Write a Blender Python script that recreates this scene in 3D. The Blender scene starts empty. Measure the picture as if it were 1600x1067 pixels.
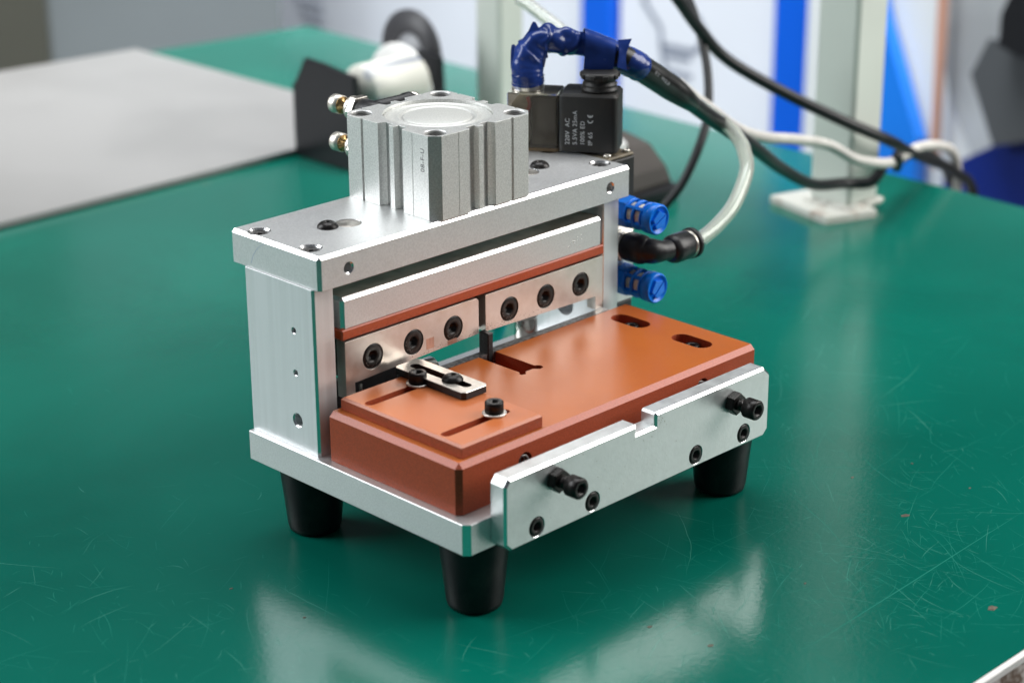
import bpy, bmesh, math, random
from mathutils import Vector, Matrix, noise
random.seed(7)
PI = math.pi
sc = bpy.context.scene
S = 0.001                                  # everything below is written in millimetres
col = sc.collection

# ------------------------------------------------------------------ camera
cam_d = bpy.data.cameras.new('camera'); cam = bpy.data.objects.new('camera', cam_d); col.objects.link(cam)
sc.camera = cam
az, el, ro = 0.787365479, 0.365043817, -0.005668683
f = Vector((math.cos(el)*math.cos(az), math.cos(el)*math.sin(az), -math.sin(el)))
rt = f.cross(Vector((0, 0, 1))).normalized(); up = rt.cross(f)
r2 = rt*math.cos(ro)+up*math.sin(ro); u2 = -rt*math.sin(ro)+up*math.cos(ro)
M = Matrix((r2, u2, -f)).transposed().to_4x4()
M.translation = Vector((-457.41, -483.06, 371.98))*S
cam.matrix_world = M
cam_d.lens = 71.757; cam_d.sensor_width = 36
cam_d.clip_start = 0.02; cam_d.clip_end = 60
cam_d.dof.use_dof = True; cam_d.dof.focus_distance = 0.822; cam_d.dof.aperture_fstop = 8.5
cam_d.dof.aperture_blades = 9

# ------------------------------------------------------------------ world and lamps
w = bpy.data.worlds.new('World'); sc.world = w; w.use_nodes = True
bg = w.node_tree.nodes['Background']; bg.inputs[0].default_value = (0.80, 0.88, 1.0, 1); bg.inputs[1].default_value = 0.085
def area(name, d, dist, size, power, color, tgt=(90, 80, 60), spread=PI):
    l = bpy.data.lights.new(name, 'AREA'); l.shape = 'RECTANGLE'; l.size, l.size_y = size; l.energy = power; l.color = color
    o = bpy.data.objects.new(name, l); col.objects.link(o)
    t = Vector(tgt)*S; d = Vector(d).normalized(); o.location = t+d*dist
    o.rotation_euler = (-d).to_track_quat('-Z', 'Y').to_euler()
    l.spread = spread
    return o
area('softbox_right', (.70, -.50, .50), 1.35, (.85, 1.0), 21.5, (1, .975, .94))
area('softbox_left', (-.52, .66, .48), 1.40, (.85, 1.0), 19, (.95, .98, 1))
area('background_fill', (-.35, -.3, 1.6), 2.4, (1.2, .9), 33, (.97, .99, 1), (1350, 1250, -300), math.radians(75))  # added fill, spread narrowed to brighten the background; no known source
area('top_fill', (.22, .22, .95), 1.9, (1.4, 1.0), 25, (.98, .99, 1))  # fill added overhead to lift the top faces, not a known lamp
sc.view_settings.view_transform = 'Standard'; sc.view_settings.look = 'None'
sc.view_settings.exposure = 0; sc.view_settings.gamma = 1
sc.cycles.max_bounces = 8

# ------------------------------------------------------------------ materials
def mat(name, color, rough=.5, metal=0., noise_amt=0., noise_scale=800., bump=0., bump_scale=2500., rvar=0.,
        bevel=0., stretch=None, col2=None, ramp=(.4, .6), spec=.5, trans=0., alpha=1., coat=0., ior=1.45, detail=3.):
    m = bpy.data.materials.new(name); m.use_nodes = True; nt = m.node_tree; N = nt.nodes; L = nt.links
    b = N['Principled BSDF']; b.inputs['Base Color'].default_value = (*color, 1)
    b.inputs['Roughness'].default_value = rough; b.inputs['Metallic'].default_value = metal
    b.inputs['Specular IOR Level'].default_value = spec; b.inputs['IOR'].default_value = ior
    b.inputs['Transmission Weight'].default_value = trans; b.inputs['Alpha'].default_value = alpha
    b.inputs['Coat Weight'].default_value = coat
    tc = N.new('ShaderNodeTexCoord'); mp = N.new('ShaderNodeMapping'); L.new(tc.outputs['Object'], mp.inputs[0])
    if stretch: mp.inputs['Scale'].default_value = stretch
    if noise_amt or rvar or col2:
        n = N.new('ShaderNodeTexNoise'); n.inputs['Scale'].default_value = noise_scale; n.inputs['Detail'].default_value = detail
        L.new(mp.outputs[0], n.inputs[0])
        if noise_amt or col2:
            r = N.new('ShaderNodeValToRGB'); L.new(n.outputs[0], r.inputs[0])
            r.color_ramp.elements[0].position, r.color_ramp.elements[1].position = ramp
            c2 = col2 or tuple(c*(1-noise_amt) for c in color)
            r.color_ramp.elements[0].color = (*c2, 1); r.color_ramp.elements[1].color = (*color, 1)
            L.new(r.outputs[0], b.inputs['Base Color'])
        if rvar:
            mr = N.new('ShaderNodeMapRange'); mr.inputs[1].default_value = .35; mr.inputs[2].default_value = .65
            mr.inputs[3].default_value = max(.02, rough-rvar); mr.inputs[4].default_value = min(1, rough+rvar)
            L.new(n.outputs[0], mr.inputs[0]); L.new(mr.outputs[0], b.inputs['Roughness'])
    last = None
    if bevel:
        bv = N.new('ShaderNodeBevel'); bv.samples = 4; bv.inputs[0].default_value = bevel*S; last = bv.outputs[0]
    if bump:
        n2 = N.new('ShaderNodeTexNoise'); n2.inputs['Scale'].default_value = bump_scale; n2.inputs['Detail'].default_value = 2
        L.new(mp.outputs[0], n2.inputs[0])
        bp = N.new('ShaderNodeBump'); bp.inputs['Strength'].default_value = bump; bp.inputs['Distance'].default_value = .0002
        L.new(n2.outputs[0], bp.inputs['Height'])
        if last: L.new(last, bp.inputs['Normal'])
        last = bp.outputs[0]
    if last: L.new(last, b.inputs['Normal'])
    return m
ALU = mat('blasted_aluminium', (.74, .75, .75), .42, .78, .10, 1400, .35, 3200, .04, bevel=.25)
ALU_D = mat('cylinder_aluminium', (.78, .79, .77), .42, .75, .16, 1500, .5, 3000, .04, bevel=.2)
ALU_B = mat('extruded_aluminium', (.76, .775, .79), .42, .7, .10, 260, .15, 900, .05, bevel=.25, stretch=(1, 1, .03))
CHAM = mat('milled_chamfer', (.88, .88, .88), .2, 1, .04, 900, .05, 900)
MILL = mat('milled_plate', (.74, .77, .77), .40, .75, .10, 160, .2, 900, .04, bevel=.3, detail=6)
STEEL = mat('ground_steel', (.70, .66, .62), .36, .85, 0, 90, .12, 600, .08, bevel=.15, col2=(.48, .42, .37), ramp=(.25, .62), detail=9)
STEEL_D = mat('shear_steel', (.42, .41, .40), .45, .9, .5, 700, .5, 900, .1)
ROD = mat('polished_rod', (.62, .60, .56), .18, 1, .1, 300)
NICK = mat('nickel', (.80, .76, .68), .30, 1, .1, 600, bevel=.15)
KNUR = mat('knurled_nickel', (.84, .80, .72), .38, 1)
BRASS = mat('brass', (.55, .36, .16), .25, 1)
BLACK = mat('black_oxide', (.022, .020, .019), .34, .35, .4, 900, .2, 1500, .06, bevel=.15)
DARK = mat('dark_hole', (.01, .01, .01), .6)
RUB = mat('black_rubber', (.007, .007, .009), .42, 0, 0, 70, .2, 1500, .1, bevel=.5, spec=.4, col2=(.022, .022, .022), ramp=(.30, .46), detail=8)
ORA = mat('phenolic_top', (.50, .132, .024), .29, 0, 0, 28, 0, 1500, 0, bevel=.4, col2=(.43, .104, .018), ramp=(.3, .72), detail=6)
ORB = mat('stop_plate_face', (.52, .150, .046), .32, 0, 0, 40, 0, 1500, 0, bevel=.4, col2=(.47, .128, .040), ramp=(.3, .72), detail=6)
BRK = mat('phenolic_cut', (.42, .082, .034), .45, 0, .22, 1500, .3, 1800, .05, bevel=.3, spec=.3)
BRC = mat('phenolic_chamfer', (.50, .12, .065), .38, 0, .12, 1500, .3, 1800)
STR = mat('orange_strip_cut', (.45, .075, .020), .32, 0, .1, 900, .1, 1800, bevel=.3)
PBK = mat('black_plastic', (.016, .016, .018), .38, 0, .3, 300, .35, 2600, .06, bevel=.4)
DUST = mat('dusty_black_plastic', (.030, .026, .021), .48, 0, 0, 130, .3, 2600, .05, bevel=.5, col2=(.014, .014, .014), ramp=(.5, .8), detail=6)
TAN = mat('dusty_top_plastic', (.20, .165, .11), .5, 0, .35, 160, .3, 1500, bevel=.4)
SMOKE = mat('smoked_plastic', (.40, .36, .30), .12, 0, trans=.85, ior=1.3, noise_amt=.3, noise_scale=120)
BLUE = mat('silencer_blue', (.002, .20, .86), .30, 0, .1, 400, bevel=.3)
CREAM = mat('sintered_element', (.80, .74, .60), .8, 0, .2, 1500, .5, 1800)
TAPE = mat('insulating_tape', (.016, .048, .25), .22, 0, .35, 60, .35, 260, .06, spec=.6)
SHR = mat('heat_shrink', (.010, .011, .011), .36, 0, .2, 200, .1, 900, .05)
CABB = mat('cable_black', (.012, .013, .015), .38, 0, .2, 200)
CABW = mat('cable_white', (.62, .60, .56), .45, 0, .15, 90)
HOSE = mat('clear_polyurethane', (.93, .95, .88), .16, 0, trans=.80, ior=1.38)
WHITE_INK = mat('white_ink', (.62, .64, .66), .6)
GREY_INK = mat('grey_ink', (.16, .16, .17), .6)
POST = mat('pale_green_paint', (.66, .70, .64), .45, 0, .06, 14, bevel=.8)
CONC = mat('chipped_paint', (.58, .58, .53), .6, 0, 0, 60, .3, 300, col2=(.33, .24, .19), ramp=(.30, .42))
WHT = mat('white_panel', (.70, .74, .81), .4, 0, .05, 3)
GCOV = mat('grey_cover_paint', (.42, .45, .47), .5, 0, .35, 7)
WHT2 = mat('white_cover', (.66, .70, .71), .4, 0, .05, 3)
BLU = mat('blue_frame', (.002, .105, .66), .35, 0, .06, 3)
BLU2 = mat('blue_cover', (.010, .20, .80), .35, 0, .15, 4)
NAVY = mat('navy_base', (.004, .022, .22), .4, 0, .2, 4)
GRYP = mat('grey_cabinet_paint', (.155, .175, .178), .5, 0, .12, 2)
OLV = mat('olive_cabinet_paint', (.062, .062, .046), .6, 0, .12, 2)
SHEET = mat('grey_sheet_metal', (.31, .305, .30), .38, .1, .10, 5, .1, 60, .08, detail=5)
COP = mat('copper_pipe', (.55, .30, .22), .4, .1)
BKT = mat('black_bracket', (.018, .019, .022), .3, .3)
BRWN = mat('grey_brown_plastic', (.06, .052, .046), .6, 0, .2, 30)
WPL = mat('white_plastic', (.75, .75, .73), .35)
CHR = mat('chrome', (.75, .76, .78), .1, 1)
FLR = mat('floor_paint', (.16, .18, .18), .5, 0, .2, 3)
WALLM = mat('wall_paint', (.16, .17, .175), .6, 0, .05, 2)
TRIM = mat('white_edge_trim', (.78, .78, .76), .35, 0, .05, 90)
# marble laminate
def marble():
    m = mat('marble_laminate', (.55, .52, .48), .3); nt = m.node_tree; N = nt.nodes; L = nt.links; b = N['Principled BSDF']
    tc = N.new('ShaderNodeTexCoord'); wv = N.new('ShaderNodeTexWave'); L.new(tc.outputs['Object'], wv.inputs[0])
    wv.inputs['Scale'].default_value = 9; wv.inputs['Distortion'].default_value = 12; wv.inputs['Detail'].default_value = 5; wv.inputs['Detail Scale'].default_value = 4
    r = N.new('ShaderNodeValToRGB'); L.new(wv.outputs[0], r.inputs[0])
    r.color_ramp.elements[0].color = (.16, .11, .08, 1); r.color_ramp.elements[0].position = .0
    r.color_ramp.elements[1].color = (.56, .53, .49, 1); r.color_ramp.elements[1].position = .16
    L.new(r.outputs[0], b.inputs['Base Color']); return m
MARB = marble()
# green bench mat: glossy rubber, clouded wear, fine scuffs
def matgreen():
    m = bpy.data.materials.new('green_rubber_mat'); m.use_nodes = True; nt = m.node_tree; N = nt.nodes; L = nt.links; b = N['Principled BSDF']
    tc = N.new('ShaderNodeTexCoord')
    def nz(scale, det, dist=0.):
        n = N.new('ShaderNodeTexNoise'); n.inputs['Scale'].default_value = scale; n.inputs['Detail'].default_value = det
        n.inputs['Distortion'].default_value = dist; L.new(tc.outputs['Object'], n.inputs[0]); return n
    a = nz(7, 6, .6); r = N.new('ShaderNodeValToRGB'); L.new(a.outputs[0], r.inputs[0])
    r.color_ramp.elements[0].position = .3; r.color_ramp.elements[1].position = .7
    r.color_ramp.elements[0].color = (.0008, .098, .070, 1); r.color_ramp.elements[1].color = (.0012, .130, .093, 1)
    # small dull stains
    s = nz(26, 2); rs = N.new('ShaderNodeValToRGB'); L.new(s.outputs[0], rs.inputs[0])
    rs.color_ramp.elements[0].position = .735; rs.color_ramp.elements[1].position = .76
    mx = N.new('ShaderNodeMixRGB'); L.new(rs.outputs[0], mx.inputs[0]); L.new(r.outputs[0], mx.inputs[1]); mx.inputs[2].default_value = (.035, .10, .075, 1)
    L.new(mx.outputs[0], b.inputs['Base Color'])
    g = nz(3, 5, .3); mr = N.new('ShaderNodeMapRange'); L.new(g.outputs[0], mr.inputs[0])
    mr.inputs[1].default_value = .35; mr.inputs[2].default_value = .7; mr.inputs[3].default_value = .15; mr.inputs[4].default_value = .24
    L.new(mr.outputs[0], b.inputs['Roughness'])
    bn = nz(60, 5, .4); bp = N.new('ShaderNodeBump'); bp.inputs['Strength'].default_value = .10; bp.inputs['Distance'].default_value = .0003
    bn2 = nz(500, 5); bp2 = N.new('ShaderNodeBump'); bp2.inputs['Strength'].default_value = .3; bp2.inputs['Distance'].default_value = .0002
    L.new(bn.outputs[0], bp.inputs['Height']); L.new(bn2.outputs[0], bp2.inputs['Height']); L.new(bp.outputs[0], bp2.inputs['Normal']); L.new(bp2.outputs[0], b.inputs['Normal'])
    b.inputs['Specular IOR Level'].default_value = .42
    return m
GREEN = matgreen()
def thinmat(name, c, alpha, rough=.5):
    return mat(name, c, rough, alpha=alpha)
SCR = thinmat('scratch_teal', (.006, .29, .21), .6)
SCR2 = thinmat('scratch_pale', (.10, .46, .36), .6)

# ------------------------------------------------------------------ mesh helpers (mm in, metres out)
ORG = {}
def thing(name, label, cat, loc, group=None):
    o = bpy.data.objects.new(name, None); col.objects.link(o); o.empty_display_size = .02
    o.location = Vector(loc)*S; ORG[o.name] = Vector(loc); o['label'] = label; o['category'] = cat
    if group: o['group'] = group
    return o
def tag(o, label, cat, group=None):
    o['label'] = label; o['category'] = cat
    if group: o['group'] = group
    return o
def place(o, center, parent):
    ORG[o.name] = Vector(center); base = ORG[parent.name] if parent else Vector((0, 0, 0))
    o.location = (Vector(center)-base)*S
    if parent: o.parent = parent
def obj(name, bm, mats, parent=None, smooth=0., kind=None, label=None, center=None):
    if not isinstance(mats, (list, tuple)): mats = [mats]
    vs = [v.co for v in bm.verts]
    if center is None:
        lo = Vector([min(v[i] for v in vs) for i in range(3)]); hi = Vector([max(v[i] for v in vs) for i in range(3)]); center = (lo+hi)/2
    center = Vector(center)
    for v in bm.verts: v.co = (v.co-center)*S
    me = bpy.data.meshes.new(name); 
    if smooth:
        for fc in bm.faces: fc.smooth = True
        for e in bm.edges:
            if len(e.link_faces) == 2 and e.calc_face_angle(0) > smooth: e.smooth = False
    bm.to_mesh(me); bm.free()
    for m in mats: me.materials.append(m)
    o = bpy.data.objects.new(name, me); col.objects.link(o); place(o, center, parent)
    if kind: o['kind'] = kind
    if label: o['label'] = label
    return o
def inst(src, center, rot, parent):            # another copy of a piece, sharing its mesh
    o = src.copy(); col.objects.link(o); 
    place(o, center, parent); o.rotation_euler = rot
    for k in ('label', 'category'): 
        if k in o: del o[k]
    return o
def box(x0, x1, y0, y1, z0, z1, bevel=0., mi=1, bm=None, top=False):
    b = bmesh.new(); bmesh.ops.create_cube(b, size=1)
    for v in b.verts: v.co = Vector(((x0+x1)/2+v.co.x*(x1-x0), (y0+y1)/2+v.co.y*(y1-y0), (z0+z1)/2+v.co.z*(z1-z0)))
    if bevel:
        sel = b.edges[:] if not top else [e for e in b.edges if min(e.verts[0].co.z, e.verts[1].co.z) > z1-.01 or abs(e.verts[0].co.z-e.verts[1].co.z) > .1]
        bmesh.ops.bevel(b, geom=sel, offset=bevel, segments=1, affect='EDGES')
        b.normal_update()
        for fc in b.faces:
            if max(abs(c) for c in fc.normal) < .98: fc.material_index = mi
    return join(bm, b) if bm else b
def join(a, b):
    t = bpy.data.meshes.new('t'); b.to_mesh(t); a.from_mesh(t); bpy.data.meshes.remove(t); b.free(); return a
def lathe(prof, seg=32, axis='z', at=(0, 0, 0), bm=None, caps=True, mi=0):
    """prof: list of (r, h); axis direction of h."""
    b = bm or bmesh.new(); rings = []
    for r, h in prof:
        if r < 1e-6: rings.append([b.verts.new(orient((0, 0, h), axis, at))])
        else: rings.append([b.verts.new(orient((r*math.cos(2*PI*i/seg), r*math.sin(2*PI*i/seg), h), axis, at)) for i in range(seg)])
    for A, B in zip(rings, rings[1:]):
        for i in range(seg):
            j = (i+1) % seg
            if len(A) == 1 and len(B) == 1: continue
            if len(A) == 1: fc = b.faces.new((A[0], B[j], B[i]))
            elif len(B) == 1: fc = b.faces.new((A[i], A[j], B[0]))
            else: fc = b.faces.new((A[i], A[j], B[j], B[i]))
            fc.material_index = mi
    if caps:
        if len(rings[0]) > 1: b.faces.new(list(reversed(rings[0]))).material_index = mi
        if len(rings[-1]) > 1: b.faces.new(rings[-1]).material_index = mi
    return b
def orient(p, axis, at):
    x, y, z = p
    if axis == 'z': q = (x, y, z)
    elif axis == '-z': q = (x, -y, -z)
    elif axis == '-y': q = (x, -z, y)
    elif axis == 'y': q = (-x, z, y)
    elif axis == '-x': q = (-z, -x, y)
    elif axis == 'x': q = (z, x, y)
    else: v = axis.to_3x3() @ Vector(p); q = tuple(v)
    return Vector((q[0]+at[0], q[1]+at[1], q[2]+at[2]))
def prism(poly, axis, a, b_, c=0., mi=1):
    """poly in the plane across axis: axis 'y' -> (x,z), 'z' -> (x,y), 'x' -> (y,z); face at a can be chamfered by c."""
    n = len(poly); P = [Vector(p) for p in poly]
    area_ = sum(P[i].x*P[(i+1) % n].y-P[(i+1) % n].x*P[i].y for i in range(n))
    if area_ < 0: P.reverse()
    def ins(d):
        out = []
        for i in range(n):
            e1 = (P[i]-P[i-1]).normalized(); e2 = (P[(i+1) % n]-P[i]).normalized()
            n1 = Vector((-e1.y, e1.x)); n2 = Vector((-e2.y, e2.x)); k = 1+n1.dot(n2)
            out.append(P[i]+(n1+n2)*(d/max(k, .2)))
        return out
    mk = {'y': lambda p, h: (p.x, h, p.y), 'z': lambda p, h: (p.x, p.y, h), 'x': lambda p, h: (h, p.x, p.y)}[axis]
    b = bmesh.new(); s = 1 if b_ > a else -1
    rings = [[b.verts.new(mk(p, h)) for p in pts] for pts, h in (([(ins(c), a)] if c else [])+[(P, a+s*c), (P, b_)])]
    for k in range(len(rings)-1):
        for i in range(n):
            fc = b.faces.new((rings[k][i], rings[k][(i+1) % n], rings[k+1][(i+1) % n], rings[k+1][i]))
            if c and k == 0: fc.material_index = mi
    b.faces.new(rings[0]); b.faces.new(rings[-1])
    bmesh.ops.recalc_face_normals(b, faces=b.faces[:])
    return b
def cut(o, cutters, mats=None):
    """subtract a list of bmeshes (world mm) from object o, keeping it one mesh."""
    org = ORG[o.name]; tmp = []
    for cb in cutters:
        for v in cb.verts: v.co = (v.co-org)*S
        bmesh.ops.recalc_face_normals(cb, faces=cb.faces[:])
        me = bpy.data.meshes.new('c'); cb.to_mesh(me); cb.free()
        for m in o.data.materials: me.materials.append(m)
        c = bpy.data.objects.new('c', me); col.objects.link(c); tmp.append(c)
        c.location = (0, 0, 0)
        md = o.modifiers.new('b', 'BOOLEAN'); md.operation = 'DIFFERENCE'; md.solver = 'EXACT'; md.object = c
    keep = o.parent, o.location.copy(); o.parent = None; o.location = (0, 0, 0)
    bpy.context.view_layer.update(); dg = bpy.context.evaluated_depsgraph_get(); dg.update()
    me = bpy.data.meshes.new_from_object(o.evaluated_get(dg)); o.modifiers.clear(); o.data = me
    for c in tmp: m = c.data; bpy.data.objects.remove(c); bpy.data.meshes.remove(m)
    o.parent, o.location = keep
    return o
def onlymi(bm, mi):
    for fc in bm.faces: fc.material_index = mi
    return bm
def circ(cx, cy, r, n=28): return [(cx+r*math.cos(2*PI*i/n), cy+r*math.sin(2*PI*i/n)) for i in range(n)]
def slotpoly(c, d, half, r, n=10):
    cx, cy = c; a0 = math.atan2(d[1], d[0]); out = []
    L_ = math.hypot(*d); ux, uy = d[0]/L_, d[1]/L_
    for i in range(n+1): t = a0-PI/2+PI*i/n; out.append((cx+ux*half+r*math.cos(t), cy+uy*half+r*math.sin(t)))
    for i in range(n+1): t = a0+PI/2+PI*i/n; out.append((cx-ux*half+r*math.cos(t), cy-uy*half+r*math.sin(t)))
    return out
def hole(axis, at, r, depth, csk=.5, seg=28, mi=1):
    """cutter: a bore going in from the surface at `at`, with a small countersink."""
    opp = {'z': '-z', '-y': 'y', '-x': 'x'}[axis]
    b = lathe([(r+csk+.6, -.6), (r, csk), (r, depth)] if csk else [(r, -.6), (r, depth)], seg, opp, at)
    for fc in b.faces: fc.material_index = 0
    if csk:
        b.faces.ensure_lookup_table()
        for fc in b.faces[:seg]: fc.material_index = mi
    return b
def hexring(R, n=24):
    out = []
    for i in range(n):
        t = 2*PI*i/n; k = t % (PI/3)-PI/6; r = R*math.cos(PI/6)/math.cos(k); out.append((r*math.cos(t), r*math.sin(t)))
    return out
def socket_head(r, h, hexR, hexd, edge=.4, knurl=False, dome=False):
    """local +z up, base at 0, with hex socket"""
    b = bmesh.new(); n = 24
    if knurl: n = 72
    rad = lambda i: r*(1 if not knurl else (1.0 if i % 2 else .93))
    def ring(fn, z): return [b.verts.new((*fn(i), z)) for i in range(n)]
    cs = lambda q: (lambda i: (q(i)*math.cos(2*PI*i/n), q(i)*math.sin(2*PI*i/n)))
    R = []
    if dome:
        for k in range(6):
            a = k/5*math.radians(62); R.append(ring(cs(lambda i, a=a: r*math.cos(a)), h*math.sin(a)/math.sin(math.radians(62))))
    else:
        R += [ring(cs(rad), 0), ring(cs(rad), h-edge), ring(cs(lambda i: r-edge), h)]
    hx = hexring(hexR, n); top = h
    R.append(ring(cs(lambda i: hexR*1.12), top)); R.append(ring(lambda i: hx[i], top-.25)); R.append(ring(lambda i: hx[i], top-hexd))
    for A, B in zip(R, R[1:]):
        for i in range(n): b.faces.new((A[i], A[(i+1) % n], B[(i+1) % n], B[i]))
    b.faces.new(R[-1]); b.faces.new(list(reversed(R[0])))
    return b
ROTS = {'z': (0, 0, 0), '-y': (PI/2, 0, 0), 'y': (-PI/2, 0, 0), '-x': (0, -PI/2, 0), 'x': (0, PI/2, 0)}
_proto = {}
def piece(key, name, make, m, center, axis, parent, spin=0., smooth=.6):
    """a repeated small part: the first is built, the rest share its mesh"""
    if key not in _proto:
        bm = make(); o = obj(name, bm, m, parent, smooth=smooth, center=(0, 0, 0)); place(o, center, parent); _proto[key] = o
    else: o = inst(_proto[key], center, (0, 0, 0), parent)
    e = Matrix.Rotation(0, 3, 'Z')
    from mathutils import Euler
    o.rotation_euler = (Euler(ROTS[axis]).to_matrix() @ Matrix.Rotation(spin, 3, 'Z')).to_euler()
    return o
def smooth_path(P, sub=6):
    P = [Vector(p) for p in P]; out = []
    for i in range(len(P)-1):
        p0 = P[max(i-1, 0)]; p1 = P[i]; p2 = P[i+1]; p3 = P[min(i+2, len(P)-1)]
        for k in range(sub):
            t = k/sub
            out.append(.5*((2*p1)+(p2-p0)*t+(2*p0-5*p1+4*p2-p3)*t*t+(3*p1-p0-3*p2+p3)*t**3))
    out.append(P[-1]); return out
def tube(path, rad, seg=16, bm=None, disp=None, inner=None):
    """rad: number or function of 0..1; a bmesh tube along a path"""
    b = bm or bmesh.new(); n = len(path); rings = []; rings2 = []
    T = [(path[min(i+1, n-1)]-path[max(i-1, 0)]).normalized() for i in range(n)]
    nrm = T[0].orthogonal().normalized()
    for i in range(n):
        nrm = (nrm-T[i]*nrm.dot(T[i])).normalized(); bi = T[i].cross(nrm)
        r = rad(i/(n-1)) if callable(rad) else rad
        ring = []
        for k in range(seg):
            a = 2*PI*k/seg; d = nrm*math.cos(a)+bi*math.sin(a)
            rr = r+(disp(i/(n-1), a, path[i]+d*r) if disp else 0)
            ring.append(b.verts.new(path[i]+d*rr))
        rings.append(ring)
        if inner: rings2.append([b.verts.new(path[i]+(nrm*math.cos(2*PI*k/seg)+bi*math.sin(2*PI*k/seg))*inner) for k in range(seg)])
    for R, fl in ((rings, 0), (rings2, 1)):
        for A, B in zip(R, R[1:]):
            for k in range(seg):
                q = (A[k], A[(k+1) % seg], B[(k+1) % seg], B[k])
                b.faces.new(tuple(reversed(q)) if fl else q)
    if inner:
        for E_ in (0, -1):
            for k in range(seg): b.faces.new((rings[E_][k], rings[E_][(k+1) % seg], rings2[E_][(k+1) % seg], rings2[E_][k]))
    else: b.faces.new(rings[0]); b.faces.new(rings[-1])
    bmesh.ops.recalc_face_normals(b, faces=b.faces[:])
    return b
def text(name, s, size, origin, xdir, ydir, m, parent, extrude=.03, space=1.):
    """flat print on a surface: origin is the lower left corner"""
    cu = bpy.data.curves.new('t', 'FONT'); cu.body = s; cu.size = size; cu.extrude = extrude; cu.space_character = space
    t = bpy.data.objects.new('t', cu); col.objects.link(t); bpy.context.view_layer.update()
    me = bpy.data.meshes.new_from_object(t.evaluated_get(bpy.context.evaluated_depsgraph_get()))
    bpy.data.objects.remove(t); X = Vector(xdir).normalized(); Y = Vector(ydir).normalized(); Z = X.cross(Y)
    bm = bmesh.new(); bm.from_mesh(me); bpy.data.meshes.remove(me)
    for v in bm.verts: v.co = Vector(origin)+X*v.co.x+Y*v.co.y+Z*v.co.z
    return obj(name, bm, m, parent)

T0 = 3.1                                    # height of the bench mat

# ================================================================== the setting
b = box(-4000, 4000, -3000, 5000, -760, -750)
obj('floor', b, FLR, kind='structure')
b = box(3000, 3060, -3000, 5000, -750, 2200); obj('wall', b, WALLM, kind='structure')
b = box(-4000, 3000, 4400, 4460, -750, 2200); obj('wall_back', b, WALLM, kind='structure')

bench = thing('workbench', 'long workbench with scratched glossy green rubber mat carrying the press', 'workbench', (100, 350, -750))
poly = [(-620, -152.5), (589, -152.5), (602, 138), (622.7, 641.9), (633, 857), (355, 887), (-700, 985)]
obj('rubber_mat', prism(poly, 'z', T0-3, T0, 0), GREEN, bench)
obj('bench_board', prism([(x*.998, y) for x, y in poly], 'z', T0-34, T0-3.1, 0), WHT2, bench)
obj('edge_trim', box(-620, 589, -155.2, -152.6, T0-3.5, T0+.3, .6, 0), TRIM, bench)
obj('apron', box(-620, 588, -154.6, -152.7, T0-60, T0-3.6), MARB, bench)
for lx, ly in ((-560, -110), (540, -110), (-600, 860), (580, 800)):
    obj('leg', box(lx-20, lx+20, ly-20, ly+20, -750, T0-34.1), POST, bench)
# scratches: thousands of hair-thin strips, nobody could count them
def scratches(name, m, rows):
    b = bmesh.new()
    for (x, y, L_, ang, wd, bend) in rows:
        n = max(3, int(L_/4)); p = Vector((x, y, T0+.03)); a = ang; pts = [p.copy()]
        for i in range(n): a += bend/n+random.gauss(0, .045 if L_ < 100 else .002); p = p+Vector((math.cos(a), math.sin(a), 0))*(L_/n); pts.append(p.copy())
        prev = None
        for i, q in enumerate(pts):
            d = (pts[min(i+1, n)]-pts[max(i-1, 0)]).normalized(); s = Vector((-d.y, d.x, 0))*wd*.5*math.sin(PI*(i+.15)/(n+.3))
            cur = (b.verts.new(q-s), b.verts.new(q+s))
            if prev: b.faces.new((prev[0], cur[0], cur[1], prev[1]))
            prev = cur
    return obj(name, b, m, bench, kind='stuff')
rows = []; rows2 = []
def inpress(x, y): return -14 < x < 182 and -4 < y < 132
cl = [(180, -60, 60), (60, -60, 55), (230, -10, 60), (-60, 40, 55), (110, -90, 50), (260, 60, 60), (-110, 120, 60), (30, -100, 45), (160, -110, 40)]
for i in range(2000):
    c = random.choice(cl); x = random.gauss(c[0], c[2]); y = random.gauss(c[1], c[2]*.8)
    if y < -148 or inpress(x, y): continue
    k = random.random()
    if k < .62: r = (x, y, random.uniform(2, 9), random.uniform(0, PI), random.uniform(.08, .2), random.gauss(0, .5))
    elif k < .93: r = (x, y, random.uniform(9, 28), random.gauss(1.2, .9), random.uniform(.07, .16), random.gauss(0, .3))
    else: r = (x, y, random.uniform(25, 60), random.gauss(.5, .8), random.uniform(.08, .18), random.gauss(0, .25))
    (rows if random.random() < .8 else rows2).append(r)
for i in range(260): rows.append((random.uniform(-350, 400), random.uniform(-140, 420), random.uniform(2, 20), random.uniform(0, PI), random.uniform(.06, .16), random.gauss(0, .4)))
rows = [r for r in rows if not inpress(r[0], r[1]) and r[1] > -148]
rows += [(54.6, -96.9, 182, math.atan2(7.4, 180), .36, .0), (151, -60, 60, .9, .28, .5), (215, -45, 40, 1.3, .3, -.6)]
scratches('scratch_marks', SCR, rows); scratches('scuff_marks', SCR2, rows2)
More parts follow.
